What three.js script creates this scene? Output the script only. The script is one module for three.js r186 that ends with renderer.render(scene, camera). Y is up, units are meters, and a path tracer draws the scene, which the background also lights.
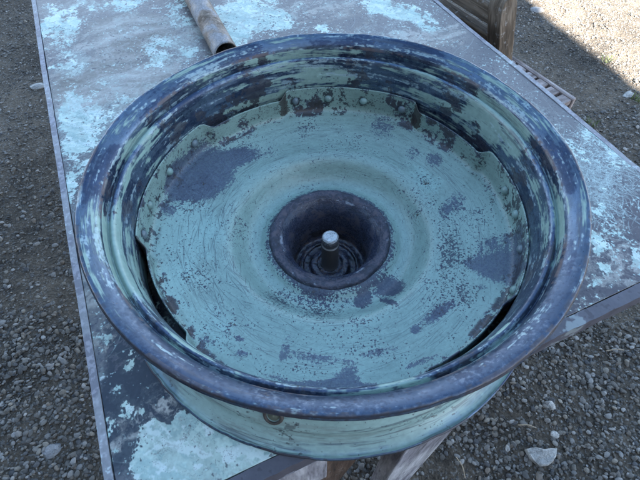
import * as THREE from 'three';
import { mergeGeometries } from 'three/addons/utils/BufferGeometryUtils.js';
import { RoundedBoxGeometry } from 'three/addons/geometries/RoundedBoxGeometry.js';

// ---------------------------------------------------------------- camera
const scene = new THREE.Scene();
const TABLE_Y = 0.75, WHEEL_W = 0.156, TOP_Y = TABLE_Y + WHEEL_W;      // wheel centre stands over x = z = 0
const camera = new THREE.PerspectiveCamera(55.2, 4 / 3, 0.05, 400);
const EYE = new THREE.Vector3(-0.01385, TOP_Y + 0.35663, 0.36526);
const FWD = new THREE.Vector3(0, -0.8056966, -0.5923285);
camera.position.copy(EYE);
camera.up.set(0.01048, 0.5923, -0.80565);
camera.lookAt(EYE.clone().add(FWD));
camera.updateMatrixWorld();

// ---------------------------------------------------------------- sky, sun, exposure
const SUN_DIR = new THREE.Vector3(0.307, 0.68, 0.952).normalize();      // from behind the barn, which stands at the photographer's back
{
  const w = 512, h = 256, data = new Float32Array(w * h * 4);
  for (let j = 0; j < h; j++) for (let i = 0; i < w; i++) {
    const el = ((j + 0.5) / h - 0.5) * Math.PI, az = ((i + 0.5) / w - 0.5) * 2 * Math.PI;
    const d = new THREE.Vector3(Math.cos(az) * Math.cos(el), Math.sin(el), Math.sin(az) * Math.cos(el));
    const s = Math.max(0, Math.sin(el)), k = Math.pow(1 - s, 3.0);
    const glow = Math.pow(Math.max(0, d.dot(SUN_DIR)), 6) * 0.14;
    const o = (j * w + i) * 4;
    data[o] = 0.040 + 0.40 * k + glow; data[o + 1] = 0.078 + 0.43 * k + glow * 0.95; data[o + 2] = 0.140 + 0.44 * k + glow * 0.85; data[o + 3] = 1;
  }
  const t = new THREE.DataTexture(data, w, h, THREE.RGBAFormat, THREE.FloatType);
  t.mapping = THREE.EquirectangularReflectionMapping; t.magFilter = THREE.LinearFilter; t.needsUpdate = true;
  scene.background = t; scene.environment = t;
}
const sun = new THREE.DirectionalLight(new THREE.Color(1, 0.93, 0.82), 5.0);
sun.position.copy(SUN_DIR).multiplyScalar(20); sun.castShadow = true; sun.shadow.radius = 1;
Object.assign(sun.shadow.camera, { left: -8, right: 8, top: 8, bottom: -8, near: 1, far: 45 });
sun.shadow.mapSize.set(4096, 4096);
scene.add(sun, sun.target);
const renderer = new THREE.WebGLRenderer({ antialias: true });
renderer.setSize(1024, 768);
renderer.shadowMap.enabled = true;
renderer.toneMapping = THREE.LinearToneMapping;
renderer.toneMappingExposure = 12.0;

// ---------------------------------------------------------------- helpers
let seed = 1234567;
const rnd = () => { seed |= 0; seed = seed + 0x6D2B79F5 | 0; let t = Math.imul(seed ^ seed >>> 15, 1 | seed); t = t + Math.imul(t ^ t >>> 7, 61 | t) ^ t; return ((t ^ t >>> 14) >>> 0) / 4294967296; };
const rr = (a, b) => a + (b - a) * rnd();
const clamp = (v, a = 0, b = 1) => v < a ? a : v > b ? b : v;
const sstep = (a, b, v) => { const t = clamp((v - a) / (b - a)); return t * t * (3 - 2 * t); };
const lerp = (a, b, t) => a + (b - a) * t;
const hash = (x, y, s) => { let h = Math.imul(x, 374761393) ^ Math.imul(y, 668265263) ^ Math.imul(s, 2147483647); h = Math.imul(h ^ h >>> 13, 1274126177); return ((h ^ h >>> 16) >>> 0) / 4294967296; };
// tileable value noise, summed over octaves, kept as a 512 x 512 table that the textures sample
const NT = 512;
function noiseTable(freq, octaves, gain, s) {
  const a = new Float32Array(NT * NT);
  let amp = 1, f = freq;
  for (let o = 0; o < octaves; o++, f *= 2, amp *= gain) {
    if (f > NT / 2) break;
    for (let y = 0; y < NT; y++) {
      const fy = y * f / NT, iy = Math.floor(fy), ty = fy - iy, sy = ty * ty * (3 - 2 * ty), y1 = (iy + 1) % f;
      for (let x = 0; x < NT; x++) {
        const fx = x * f / NT, ix = Math.floor(fx), tx = fx - ix, sx = tx * tx * (3 - 2 * tx), x1 = (ix + 1) % f;
        const p = hash(ix, iy, s + o), q = hash(x1, iy, s + o), r = hash(ix, y1, s + o), u = hash(x1, y1, s + o);
        a[y * NT + x] += amp * (p + (q - p) * sx + (r - p) * sy + (p - q - r + u) * sx * sy);
      }
    }
  }
  let m = 0, v = 0; for (const k of a) m += k; m /= a.length; for (const k of a) v += (k - m) ** 2; v = Math.sqrt(v / a.length);
  for (let i = 0; i < a.length; i++) a[i] = (a[i] - m) / v;            // mean 0, deviation 1
  return a;
}
const NA = noiseTable(4, 7, 0.55, 11), NB = noiseTable(4, 7, 0.62, 57), NF = noiseTable(64, 3, 0.6, 91), NS = noiseTable(16, 5, 0.7, 33);
function smp(t, x, y) {                                              // x, y in tiles
  x = (x - Math.floor(x)) * NT; y = (y - Math.floor(y)) * NT;
  const ix = x | 0, iy = y | 0, tx = x - ix, ty = y - iy, x1 = (ix + 1) & (NT - 1), y1 = (iy + 1) & (NT - 1), X = ix & (NT - 1), Y = iy & (NT - 1);
  const p = t[Y * NT + X], q = t[Y * NT + x1], r = t[y1 * NT + X], u = t[y1 * NT + x1];
  return p + (q - p) * tx + (r - p) * ty + (p - q - r + u) * tx * ty;
}
const toS = new Uint8Array(4097);
for (let i = 0; i <= 4096; i++) { const c = i / 4096; toS[i] = Math.round(255 * (c <= 0.0031308 ? 12.92 * c : 1.055 * Math.pow(c, 1 / 2.4) - 0.055)); }
const enc = c => toS[(clamp(c) * 4096) | 0];
// fill(i, j, out): out = [r, g, b (linear), roughness, height]
function makeTex(w, h, fill, { bump = true, metal = false } = {}) {
  const c = new Uint8Array(w * h * 4), q = new Uint8Array(w * h * 4), b = bump ? new Uint8Array(w * h * 4) : null, out = [0, 0, 0, 0.5, 0.5, 0], mt = metal ? new Uint8Array(w * h * 4) : null;
  for (let j = 0; j < h; j++) for (let i = 0; i < w; i++) {
    fill(i, j, out);
    const o = (j * w + i) * 4;
    c[o] = enc(out[0]); c[o + 1] = enc(out[1]); c[o + 2] = enc(out[2]); c[o + 3] = 255;
    q[o] = q[o + 1] = q[o + 2] = clamp(out[3]) * 255; q[o + 3] = 255;
    if (mt) { mt[o] = mt[o + 1] = mt[o + 2] = clamp(out[5]) * 255; mt[o + 3] = 255; }
    if (b) { b[o] = b[o + 1] = b[o + 2] = clamp(out[4]) * 255; b[o + 3] = 255; }
  }
  const mk = (d, srgb) => { const t = new THREE.DataTexture(d, w, h, THREE.RGBAFormat); t.magFilter = THREE.LinearFilter; t.minFilter = THREE.LinearMipmapLinearFilter; t.generateMipmaps = true; t.wrapS = t.wrapT = THREE.RepeatWrapping; if (srgb) t.colorSpace = THREE.SRGBColorSpace; t.needsUpdate = true; return t; };
  return { map: mk(c, true), roughnessMap: mk(q), ...(b ? { bumpMap: mk(b) } : {}), ...(mt ? { metalnessMap: mk(mt), metalness: 1 } : {}) };
}
const mat = (o) => new THREE.MeshStandardMaterial({ roughness: 1, metalness: 0, ...o });
const lin = (r, g, b) => new THREE.Color().setRGB(r, g, b);
const used = {};
const numbered = n => { const k = used[n] = (used[n] ?? -1) + 1; return k ? `${n}_${String(k).padStart(3, '0')}` : n; };
const shade = o => { o.traverse(c => { if (c.isMesh) { c.castShadow = true; c.receiveShadow = true; } }); return o; };
function part(name, geo, m, parent) { const o = new THREE.Mesh(geo, m); o.name = name; parent.add(o); return shade(o); }
function thing(name, label, category, pos = [0, 0, 0], group) { const o = new THREE.Group(); o.name = numbered(name); o.position.set(...pos); o.userData = { label, category }; if (group) o.userData.group = group; scene.add(o); return o; }
function solo(name, geo, m, label, category, group) { const o = new THREE.Mesh(geo, m); o.name = numbered(name); o.userData = { label, category }; if (group) o.userData.group = group; scene.add(o); return shade(o); }
function struct(name, geo, m) { const o = new THREE.Mesh(geo, m); o.name = name; o.userData = { kind: 'structure' }; scene.add(o); return shade(o); }
// a pixel of the photograph gives a direction; the height of what it touches gives the point
const RT = new THREE.Vector3().setFromMatrixColumn(camera.matrixWorld, 0), UP = new THREE.Vector3().setFromMatrixColumn(camera.matrixWorld, 1);
function at(u, v, y) {
  const d = RT.clone().multiplyScalar(u - 320).addScaledVector(UP, -(v - 240)).addScaledVector(FWD, 458.9);
  return EYE.clone().addScaledVector(d, (y - EYE.y) / d.y);
}
// patches of wear: [u, v, ru, rv, weight, turn] read off the photograph, laid out on the surface in metres
function field(list, toXY, x0, x1, y0, y1, n = 256) {
  const a = new Float32Array(n * n);
  for (const [u, v, ru, rv, wgt, turn = 0] of list) {
    const t = turn * Math.PI / 180, c = Math.cos(t), s = Math.sin(t), o = toXY(u, v), e = toXY(u + ru * c, v + ru * s), f = toXY(u - rv * s, v + rv * c);
    const m = [e[0] - o[0], f[0] - o[0], e[1] - o[1], f[1] - o[1]], det = m[0] * m[3] - m[1] * m[2];
    for (let j = 0; j < n; j++) for (let i = 0; i < n; i++) {
      const dx = x0 + (x1 - x0) * (i + 0.5) / n - o[0], dy = y0 + (y1 - y0) * (j + 0.5) / n - o[1];
      const p = (m[3] * dx - m[1] * dy) / det, q = (m[0] * dy - m[2] * dx) / det, g = p * p + q * q;
      if (g < 6) a[j * n + i] += wgt * Math.exp(-g * g * 0.7);
    }
  }
  return (x, y) => {
    const fx = clamp((x - x0) / (x1 - x0) * n - 0.5, 0, n - 1.01), fy = clamp((y - y0) / (y1 - y0) * n - 0.5, 0, n - 1.01), ix = fx | 0, iy = fy | 0, tx = fx - ix, ty = fy - iy, k = iy * n + ix;
    return lerp(lerp(a[k], a[k + 1], tx), lerp(a[k + n], a[k + n + 1], tx), ty);
  };
}
const mix3 = (o, r, g, b, t) => { o[0] += (r - o[0]) * t; o[1] += (g - o[1]) * t; o[2] += (b - o[2]) * t; };

// ---------------------------------------------------------------- ground
const earthTex = makeTex(1024, 1024, (i, j, o) => {
  const x = i / 1024, y = j / 1024, a = smp(NA, x, y), b = smp(NS, x * 2, y * 2), f = smp(NF, x * 4, y * 4), g = smp(NF, x * 3 + 0.3, y * 3);
  const k = 1 + 0.16 * a + 0.12 * b + 0.16 * f;
  o[0] = 0.074 * k; o[1] = 0.059 * k; o[2] = 0.044 * k;
  const p = sstep(1.0, 1.6, g) * 0.8; mix3(o, 0.15 * k, 0.145 * k, 0.138 * k, p);
  o[3] = 0.95; o[4] = 0.5 + 0.12 * b + 0.12 * f + 0.2 * p;
});
const EXT = 60;
{
  // fine relief where it can be seen, one sheet out to the horizon
  const xs = [], zs = [];
  for (const [arr, a, b] of [[xs, -3.2, 3.2], [zs, -4.2, 2.2]]) { for (const e of [-150, -70, -35, -18, -10, -6]) arr.push(e); const n = 110; for (let i = 0; i <= n; i++) arr.push(a + (b - a) * i / n); for (const e of [6, 10, 18, 35, 70, 150]) arr.push(e); }
  const pos = [], uv = [], idx = [];
  for (const z of zs) for (const x of xs) { pos.push(x, groundY(x, z), z); uv.push(x / 1.3, z / 1.3); }
  const w = xs.length;
  for (let j = 0; j < zs.length - 1; j++) for (let i = 0; i < w - 1; i++) { const k = j * w + i; idx.push(k, k + w, k + 1, k + 1, k + w, k + w + 1); }
  const g = new THREE.BufferGeometry(); g.setAttribute('position', new THREE.Float32BufferAttribute(pos, 3)); g.setAttribute('uv', new THREE.Float32BufferAttribute(uv, 2)); g.setIndex(idx); g.computeVertexNormals();
  struct('ground', g, mat({ ...earthTex, bumpScale: 0.006 }));
}
function groundY(x, z) { const e = sstep(5.5, 3, Math.max(Math.abs(x), Math.abs(z + 1))); return e * (0.008 * smp(NA, x * 0.31 + 0.2, z * 0.31) + 0.003 * smp(NB, x * 0.9, z * 0.9 + 0.4)) - 0.004; }

// ---------------------------------------------------------------- gravel
function rockGeo(detail, s, flat) {
  const g = new THREE.IcosahedronGeometry(1, detail), p = g.attributes.position, v = new THREE.Vector3();
  for (let i = 0; i < p.count; i++) {
    v.fromBufferAttribute(p, i);
    const k = 1 + 0.21 * smp(NA, v.x * 0.09 + s * 0.37 + v.z * 0.05, v.y * 0.09 + s * 0.71 - v.z * 0.06) + 0.08 * smp(NS, v.x * 0.05 + s + v.z * 0.04, v.y * 0.05 + v.z * 0.05);
    p.setXYZ(i, v.x * k, v.y * k * flat, v.z * k * 0.82);
  }
  g.computeVertexNormals();
  return g;
}
{
  const tones = [[0.122, 0.114, 0.104], [0.155, 0.147, 0.135], [0.088, 0.085, 0.081], [0.20, 0.195, 0.187], [0.16, 0.138, 0.115], [0.28, 0.272, 0.26], [0.075, 0.076, 0.08], [0.22, 0.20, 0.17]];
  const m = mat({ color: 0xffffff, roughness: 0.85 });
  const kinds = [];
  for (let k = 0; k < 6; k++) kinds.push({ g: rockGeo(1, k + 1, rr(0.5, 0.72)), list: [] });
  const core = (x, z) => x > -2.1 && x < 1.75 && z > -2.75 && z < 0.75;
  let cnt = 0;
  const add = (x, z, rad, lift = 0) => kinds[cnt++ % 6].list.push([x, z, rad, lift]);
  const bareAt = (x, z) => 0.5 + 0.3 * smp(NA, x * 0.35 + 0.13, z * 0.35) + 0.2 * smp(NB, x * 0.8, z * 0.8);
  for (let n = 0; n < 150000; n++) {                                   // grit and small pebbles everywhere
    const near = rnd() < 0.84, x = near ? rr(-2.1, 1.75) : rr(-4.5, 4.2), z = near ? rr(-2.75, 0.75) : rr(-5.2, 2.2);
    if (!near && core(x, z)) continue;
    const farZ = sstep(-0.4, -1.5, z), rad = 0.0019 + (0.0075 - 0.0025 * farZ) * Math.pow(rnd(), 3.6);
    if (rad > 0.0042 && rnd() > bareAt(x, z) * (x < -0.45 && z < -0.3 ? 0.75 : 1.2)) continue;
    add(x, z, rad);
  }
  for (let n = 0; n < 56000; n++) {                                    // thick drifts of pebbles along both sides of the workbench
    const right = rnd() < 0.62, x = right ? rr(-0.2, 1.6) : rr(-1.5, -0.35), z = right ? rr(-1.25, 0.7) : rr(-1.0, 0.75);
    const d = right ? 0.95 - 0.5 * sstep(-0.5, -1.2, z) : 0.72 - 0.6 * sstep(-0.35, -0.9, z), e = bareAt(x + 0.31, z - 0.17);
    if (rnd() > d * sstep(0.12, 0.5, e)) continue;
    add(x, z, 0.0026 + 0.0056 * Math.pow(rnd(), 2.0), rnd() * 0.004);
  }
  const gravel = new THREE.Group(); gravel.name = 'gravel'; gravel.userData = { kind: 'stuff', label: 'grey loose gravel pebbles scattered over the brown earth', category: 'gravel' }; scene.add(gravel);
  kinds.forEach(({ g, list }, k) => {
    const im = new THREE.InstancedMesh(g, m, list.length), o = new THREE.Object3D(), c = new THREE.Color();
    list.forEach(([x, z, rad, lift], i) => {
      o.position.set(x, groundY(x, z) + rad * rr(0.05, 0.42) + lift, z); o.rotation.set(rr(-0.8, 0.8), rr(0, 6.28), rr(-0.8, 0.8)); o.scale.set(rad * rr(0.8, 1.3), rad * rr(0.75, 1.15), rad * rr(0.8, 1.2)); o.updateMatrix(); im.setMatrixAt(i, o.matrix);
      const q = tones[Math.floor(Math.pow(rnd(), 1.25) * tones.length)], j = 0.84 * rr(0.75, 1.25); im.setColorAt(i, c.setRGB(q[0] * j, q[1] * j, q[2] * j));
    });
    im.name = 'pebbles'; im.userData = { kind: 'stuff' };
    im.castShadow = im.receiveShadow = true; gravel.add(im);
  });
}

// ---------------------------------------------------------------- shared materials
function metreUV(g, long = 'x', k = 1, off = 0) {                     // uv in metres, u along the grain
  const p = g.attributes.position, nn = g.attributes.normal, uv = new Float32Array(p.count * 2), ax = ['x', 'y', 'z'], L = ax.indexOf(long), others = [0, 1, 2].filter(q => q !== L);
  for (let i = 0; i < p.count; i++) {
    const P = [p.getX(i), p.getY(i), p.getZ(i)], N = [Math.abs(nn.getX(i)), Math.abs(nn.getY(i)), Math.abs(nn.getZ(i))];
    const endGrain = N[L] > 0.8, o = N[others[0]] > N[others[1]] ? others[1] : others[0];
    uv[2 * i] = (endGrain ? P[others[0]] * 4 : P[L]) * k + off; uv[2 * i + 1] = (endGrain ? P[others[1]] : P[o]) * k + off * 1.7;
  }
  g.setAttribute('uv', new THREE.BufferAttribute(uv, 2));
  return g;
}
const wornStrip = (sx, sy, sz, long, off = 0) => {                     // a strip whose edges have been knocked about
  const g = new RoundedBoxGeometry(sx, sy, sz, 2, 0.0018), L = long === 'x' ? sx : sz, base = new THREE.BoxGeometry(sx, sy, sz, long === 'x' ? 160 : 1, 2, long === 'z' ? 220 : 1), p = base.attributes.position;
  for (let i = 0; i < p.count; i++) { const t = (long === 'x' ? p.getX(i) : p.getZ(i)) * 1.9 + off, a = smp(NS, t, 0.3 + off), b = smp(NA, t * 0.6, 0.7), up = p.getY(i) > 0 ? 1 : 0.4; const w = up * (0.00045 * b - 0.0007 * sstep(1.0, 2.0, a)); if (long === 'x') p.setZ(i, p.getZ(i) + w + (p.getZ(i) > 0 ? -1 : 0) * 0.0008 * sstep(0.9, 1.9, -a)); else p.setX(i, p.getX(i) + w); p.setY(i, p.getY(i) + 0.0003 * b * up); }
  base.computeVertexNormals(); g.dispose(); return metreUV(base, long, 1, off);
};
const board = (sx, sy, sz, r, long, off = 0) => metreUV(new RoundedBoxGeometry(sx, sy, sz, 2, r), long, 1, off);
const woodTex = (c, grey, gAmt) => makeTex(512, 512, (i, j, o) => {  // half a metre square, grain along u
  const x = i / 512, y = j / 512, g = smp(NS, x * 0.25, y * 3), f = smp(NF, x * 0.25, y * 3), b = smp(NA, x * 0.5, y);
  const k = 1 + 0.2 * g + 0.12 * f + 0.1 * b; o[0] = c[0] * k; o[1] = c[1] * k; o[2] = c[2] * k;
  mix3(o, grey[0] * k, grey[1] * k, grey[2] * k, gAmt * sstep(-0.6, 1.2, b + 0.5 * g));
  const ch = sstep(1.5, 1.9, smp(NF, x * 0.9, y * 1.1)); mix3(o, 0.3, 0.3, 0.3, ch * 0.5);
  o[3] = 0.72 - 0.08 * g; o[4] = 0.5 + 0.15 * g + 0.1 * f;
});
const rep = (t, k) => { for (const q of Object.values(t)) q.repeat.set(k, k); return t; };
const M = {};
M.brown = mat({ ...rep(woodTex([0.115, 0.084, 0.058], [0.19, 0.16, 0.13], 0.75), 2), bumpScale: 0.001 });
M.greywood = mat({ ...rep(woodTex([0.21, 0.17, 0.16], [0.27, 0.235, 0.23], 0.8), 2), bumpScale: 0.001 });
M.palewood = mat({ ...rep(woodTex([0.24, 0.235, 0.27], [0.34, 0.34, 0.36], 0.8), 2), bumpScale: 0.0008 });
M.rustwood = mat({ ...rep(woodTex([0.085, 0.052, 0.036], [0.12, 0.08, 0.06], 0.6), 2), bumpScale: 0.001 });
M.edge = mat({ ...rep(makeTex(512, 512, (i, j, o) => {
  const x = i / 512, y = j / 512, a = smp(NA, x, y), s = smp(NS, x, y * 2), f = smp(NF, x, y);
  const k = 1 + 0.1 * f; o[0] = 0.25 * k; o[1] = 0.255 * k; o[2] = 0.275 * k;
  mix3(o, 0.15, 0.145, 0.18, sstep(0.8, 1.3, a + 0.7 * s) * 0.7); mix3(o, 0.42, 0.52, 0.52, sstep(1.5, 1.7, 0.6 * f - a + 0.5 * s)); mix3(o, 0.40, 0.40, 0.45, sstep(0.3, 1.5, f + 0.4 * s) * 0.5);
  o[3] = 0.55 + 0.08 * f; o[4] = 0.5 + 0.12 * s;
}), 3), bumpScale: 0.0006 });

// ---------------------------------------------------------------- barn at the photographer's back: its corner draws the edge of the shade on the gravel
{
  const t = thing('barn', 'dark boarded barn with corrugated roof shading the gravel yard', 'barn', [3.45, 0, 5.0]); t.rotation.y = -0.38;
  const wallM = mat({ color: lin(0.15, 0.125, 0.10), roughness: 0.9 }), roofM = mat({ color: lin(0.38, 0.38, 0.38), roughness: 0.5, metalness: 0.3 });
  const bx = (name, x0, x1, y0, y1, z0, z1, m) => { const g = new THREE.BoxGeometry(x1 - x0, y1 - y0, z1 - z0); g.translate((x0 + x1) / 2, (y0 + y1) / 2, (z0 + z1) / 2); return part(name, g, m, t); };
  bx('wall', -12, -0.02, -0.02, 5.6, 0.02, 5, wallM);
  for (let x = -11.95, k = 0; x < -0.1; x += 0.2, k++) bx('wall_board', x, x + 0.19, 0.05, 5.55, 0.0 + (k % 3) * 0.004, 0.018, wallM);
  const n = 480, pos = [], idx = [];
  for (let k = 0; k <= n; k++) {
    const x = -12.3 + 12.3 * k / n, c = 0.018 * Math.sin(x * 2 * Math.PI / 0.152);
    for (const [z, y] of [[-0.15, 5.56], [2.5, 6.45], [5.2, 5.56]]) pos.push(x, y + c + 0.05, z, x, y + c + 0.038, z);
  }
  for (let k = 0; k < n; k++) { const a = k * 6, b = a + 6; for (const [p, q] of [[0, 2], [2, 4]]) idx.push(a + p, b + p, b + q, a + p, b + q, a + q, a + p + 1, b + q + 1, b + p + 1, a + p + 1, a + q + 1, b + q + 1); idx.push(a, a + 1, b + 1, a, b + 1, b, a + 4, b + 5, a + 5, a + 4, b + 4, b + 5); }
  const g = new THREE.BufferGeometry(); g.setAttribute('position', new THREE.Float32BufferAttribute(pos, 3)); g.setIndex(idx); g.computeVertexNormals();
  part('roof', g, roofM, t);
}

// ---------------------------------------------------------------- workbench
const TURN = 23.7214 * Math.PI / 180, NX = Math.cos(TURN), NZ = -Math.sin(TURN), MX = Math.sin(TURN), MZ = Math.cos(TURN);
const toTable = (u, v) => { const p = at(u, v, TABLE_Y); return [p.x * NX + p.z * NZ, p.x * MX + p.z * MZ]; };
const N0 = -0.3275, N1 = 0.5045, M0 = -1.45, M1 = 0.2165;
const bench = thing('workbench', 'weathered workbench with flaking pale turquoise paint, carrying the wheel', 'workbench'); bench.rotation.y = TURN;
{
  const W = 1280, H = 2048;
  const cyan = field([
    [60, 20, 22, 28, 0.9], [120, 4, 40, 8, 0.5], [70, 62, 16, 14, 0.65], [72, 120, 12, 30, 0.8], [85, 150, 22, 30, 0.9], [70, 190, 7, 22, 0.8], [100, 120, 30, 14, 0.5], [150, 95, 40, 5, 0.6, -14], [170, 80, 30, 4, 0.5, -18],
    [180, 15, 16, 14, 0.7], [170, 50, 26, 16, 0.45], [250, 12, 40, 20, 1.0], [235, 30, 18, 14, 1.0], [285, 22, 16, 8, 0.7], [300, 5, 8, 4, 0.5], [385, 6, 22, 8, 0.8, 10], [400, 15, 20, 5, 0.8, 15], [425, 22, 22, 9, 0.75, 35], [330, 3, 14, 4, 0.5], [322, 27, 5, 3, 0.6],
    [590, 150, 28, 30, 0.22, 35], [620, 185, 25, 22, 0.24], [625, 160, 16, 14, 0.34], [600, 130, 26, 12, 0.26, 38], [570, 165, 8, 25, 0.15], [597, 252, 4, 4, 0.9], [604, 268, 6, 5, 0.75, 40], [636, 258, 5, 5, 0.8], [592, 285, 10, 3, 0.5, -20],
    [106, 340, 8, 6, 0.55], [130, 358, 6, 10, 0.6, 20], [127, 370, 8, 6, 0.7], [120, 395, 8, 10, 0.65], [130, 412, 12, 10, 0.7], [143, 412, 3, 5, 1.0], [150, 425, 14, 8, 0.7], [172, 393, 3, 6, 0.9, 30], [165, 440, 22, 16, 0.8], [200, 440, 40, 30, 1.1], [185, 465, 40, 22, 1.1], [240, 455, 40, 18, 1.2], [130, 460, 18, 22, 0.42], [110, 420, 8, 40, 0.3], [178, 420, 4, 6, 0.9]], toTable, N0, N1, M0, M1);
  const navy = field([[160, 400, 45, 45, 1.2], [175, 425, 20, 14, 0.8], [135, 330, 30, 50, 0.8], [190, 440, 30, 20, 0.5], [120, 420, 30, 60, 0.6], [75, 40, 12, 12, 0.5], [300, 470, 20, 20, 0.6]], toTable, N0, N1, M0, M1);
  const umber = field([[600, 260, 40, 50, 1.2], [560, 300, 30, 40, 1.0], [640, 240, 30, 60, 0.8]], toTable, N0, N1, M0, M1);
  const smear = field([[110, 75, 65, 20, 0.9, -16], [140, 90, 50, 18, 0.9, -12], [120, 30, 45, 22, 0.8], [160, 30, 40, 20, 0.6], [75, 80, 20, 20, 0.5], [330, 20, 70, 18, 0.45], [440, 40, 30, 20, 0.5], [95, 300, 14, 60, 0.5]], toTable, N0, N1, M0, M1);
  const white = field([[180, 440, 14, 5, 1, -40], [210, 430, 8, 4, 1, -30], [200, 465, 10, 5, 1, -40], [232, 455, 14, 5, 0.9, -35], [250, 470, 14, 5, 0.8, -30], [165, 465, 12, 5, 0.6, -40], [60, 10, 20, 14, 0.7], [85, 170, 14, 14, 0.6], [160, 70, 50, 6, 0.55, -18], [255, 10, 30, 10, 0.5], [110, 115, 40, 5, 0.5, -10], [475, 60, 40, 8, 0.4, 42]], toTable, N0, N1, M0, M1);
  const SE = (() => { const p = toTable(60, 100), q = toTable(180, 72), d = [q[0] - p[0], q[1] - p[1]], l = Math.hypot(...d); return [d[0] / l, d[1] / l]; })();   // the way the dirt was wiped
  const sm = new Float32Array(W * H);                                  // scratches through the dirt down to pale paint
  const line = (n, m, t, len, amp) => { const q = Math.ceil(len * 2600); let dt = rr(-1.2, 1.2) / q; for (let k = 0; k < q; k++) { t += dt; n += Math.cos(t) / 2600; m += Math.sin(t) / 2600; const x = (n - N0) / (N1 - N0) * W, y = (m - M0) / (M1 - M0) * H, i = Math.floor(x), j = Math.floor(y); if (i < 1 || j < 1 || i >= W - 1 || j >= H - 1) continue; const e = amp * Math.sin(Math.PI * (k + 0.5) / q) * (0.4 + 0.6 * hash(k >> 3, q, 5)); sm[j * W + i] = Math.max(sm[j * W + i], e); sm[j * W + i + 1] = Math.max(sm[j * W + i + 1], e * (x - i) * 0.8); } };
  for (let k = 0; k < 1100; k++) { const [n, m] = toTable(600 + 45 * (rnd() + rnd() - 1), 172 + 62 * (rnd() + rnd() - 1)); line(n, m, rr(0, 6.28), rr(0.008, 0.05), rr(0.3, 1)); }
  for (let k = 0; k < 500; k++) line(rr(N0, N1), rr(-0.85, M1), rnd() < 0.6 ? rr(-0.5, 0.3) : rr(0, 6.28), rr(0.01, 0.09), rr(0.15, 0.6));
  const tex = makeTex(W, H, (i, j, o) => {
    const n = N0 + (N1 - N0) * (i + 0.5) / W, m = M0 + (M1 - M0) * (j + 0.5) / H;
    const a = smp(NA, n * 1.7, m * 1.7), b = smp(NB, n * 4.1 + 0.3, m * 4.1), f = smp(NF, n * 5, m * 5), c = smp(NS, n * 3, m * 3 + 0.2), g = smp(NF, n * 2.3 + 0.5, m * 2.3);
    const k = 1 + 0.05 * f + 0.05 * a;
    o[0] = 0.098 * k; o[1] = 0.102 * k; o[2] = 0.114 * k; o[3] = 0.36 + 0.05 * f; o[4] = 0.42 + 0.02 * f;
    const fn = sstep(0.35, 0.6, navy(n, m) + 0.12 * a + 0.05 * f); mix3(o, 0.019 * k, 0.024 * k, 0.038 * k, fn); o[3] = lerp(o[3], 0.36, fn);
    const fu = sstep(0.3, 0.7, umber(n, m) + 0.12 * a); mix3(o, 0.070 * k, 0.063 * k, 0.076 * k, fu);
    // dull film of dirt with swirls
    const al = n * SE[0] + m * SE[1], ac = -n * SE[1] + m * SE[0], sw = smp(NS, al * 0.9 + 0.05 * a, ac * 3.4 + 0.06 * b), sk = smp(NB, al * 0.7, ac * 5 + 0.05 * a), fs = sstep(0.3, 0.95, smear(n, m) + 0.26 * sw + 0.2 * sk + 0.1 * a);
    mix3(o, (0.180 + 0.03 * sw + 0.06 * sk) * k, (0.176 + 0.03 * sw + 0.062 * sk) * k, (0.162 + 0.03 * sw + 0.060 * sk) * k, fs * 0.85); o[3] = lerp(o[3], 0.5, fs);
    // paint worn to a thin film
    const thin = sstep(0.15, 0.75, cyan(n, m) + 0.16 * a + 0.16 * c + 0.10 * f + 0.1 * sw); mix3(o, 0.26 * k, 0.32 * k, 0.31 * k, thin * 0.55 * (1 - 0.6 * fu) * (1 - 0.85 * fn)); 
    // paint that is left, crisp at its edges
    const cv = cyan(n, m) + 0.12 * a + 0.15 * b + 0.15 * c + 0.09 * f + 0.06 * g + 0.08 * sw;
    const fc = sstep(0.58, 0.63, cv) * (1 - 0.9 * fs * (0.45 + 0.25 * sw)) ; const kc = 1 + 0.06 * c + 0.05 * f;
    mix3(o, 0.40 * kc, 0.52 * kc, 0.48 * kc, clamp(fc)); o[3] = lerp(o[3], 0.55, fc); o[4] += 0.22 * fc * (1 + 0.1 * c);
    mix3(o, 0.46, 0.60, 0.59, sm[j * W + i] * 0.9); o[4] += 0.06 * sm[j * W + i];
    // hairline flakes
    const ln = Math.abs(smp(NA, n * 2.6 + 0.7, m * 2.6)), sc = sstep(0.03, 0.012, ln) * sstep(0.1, 0.9, cyan(n, m) + 0.3 * c);
    mix3(o, 0.45, 0.58, 0.56, sc * 0.6 * (1 - fc));
    const tiny = sstep(1.75, 1.95, smp(NF, n * 4.3 + 0.2, m * 4.3) + 0.35 * b - 0.5 * fn); mix3(o, 0.42, 0.58, 0.56, tiny * 0.8); o[4] += 0.15 * tiny;
    const stk = smp(NA, (n + m) * 4.5 + 0.1 * c + 0.2 * a, (n - m) * 13), st2 = smp(NA, (n + m) * 5.5 + 0.5 + 0.2 * b, (n - m) * 15 + 0.2 * a); mix3(o, 0.27 * kc, 0.40 * kc, 0.39 * kc, fc * 0.7 * sstep(0.1, 1.1, stk)); mix3(o, 0.58, 0.68, 0.67, fc * 0.65 * sstep(0.5, 1.3, st2)); o[4] += 0.10 * fc * (st2 - stk);
    const fw = sstep(0.55, 0.75, white(n, m) * fc + 0.22 * c + 0.08 * f); mix3(o, 0.58, 0.68, 0.68, fw * 0.75);
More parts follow.
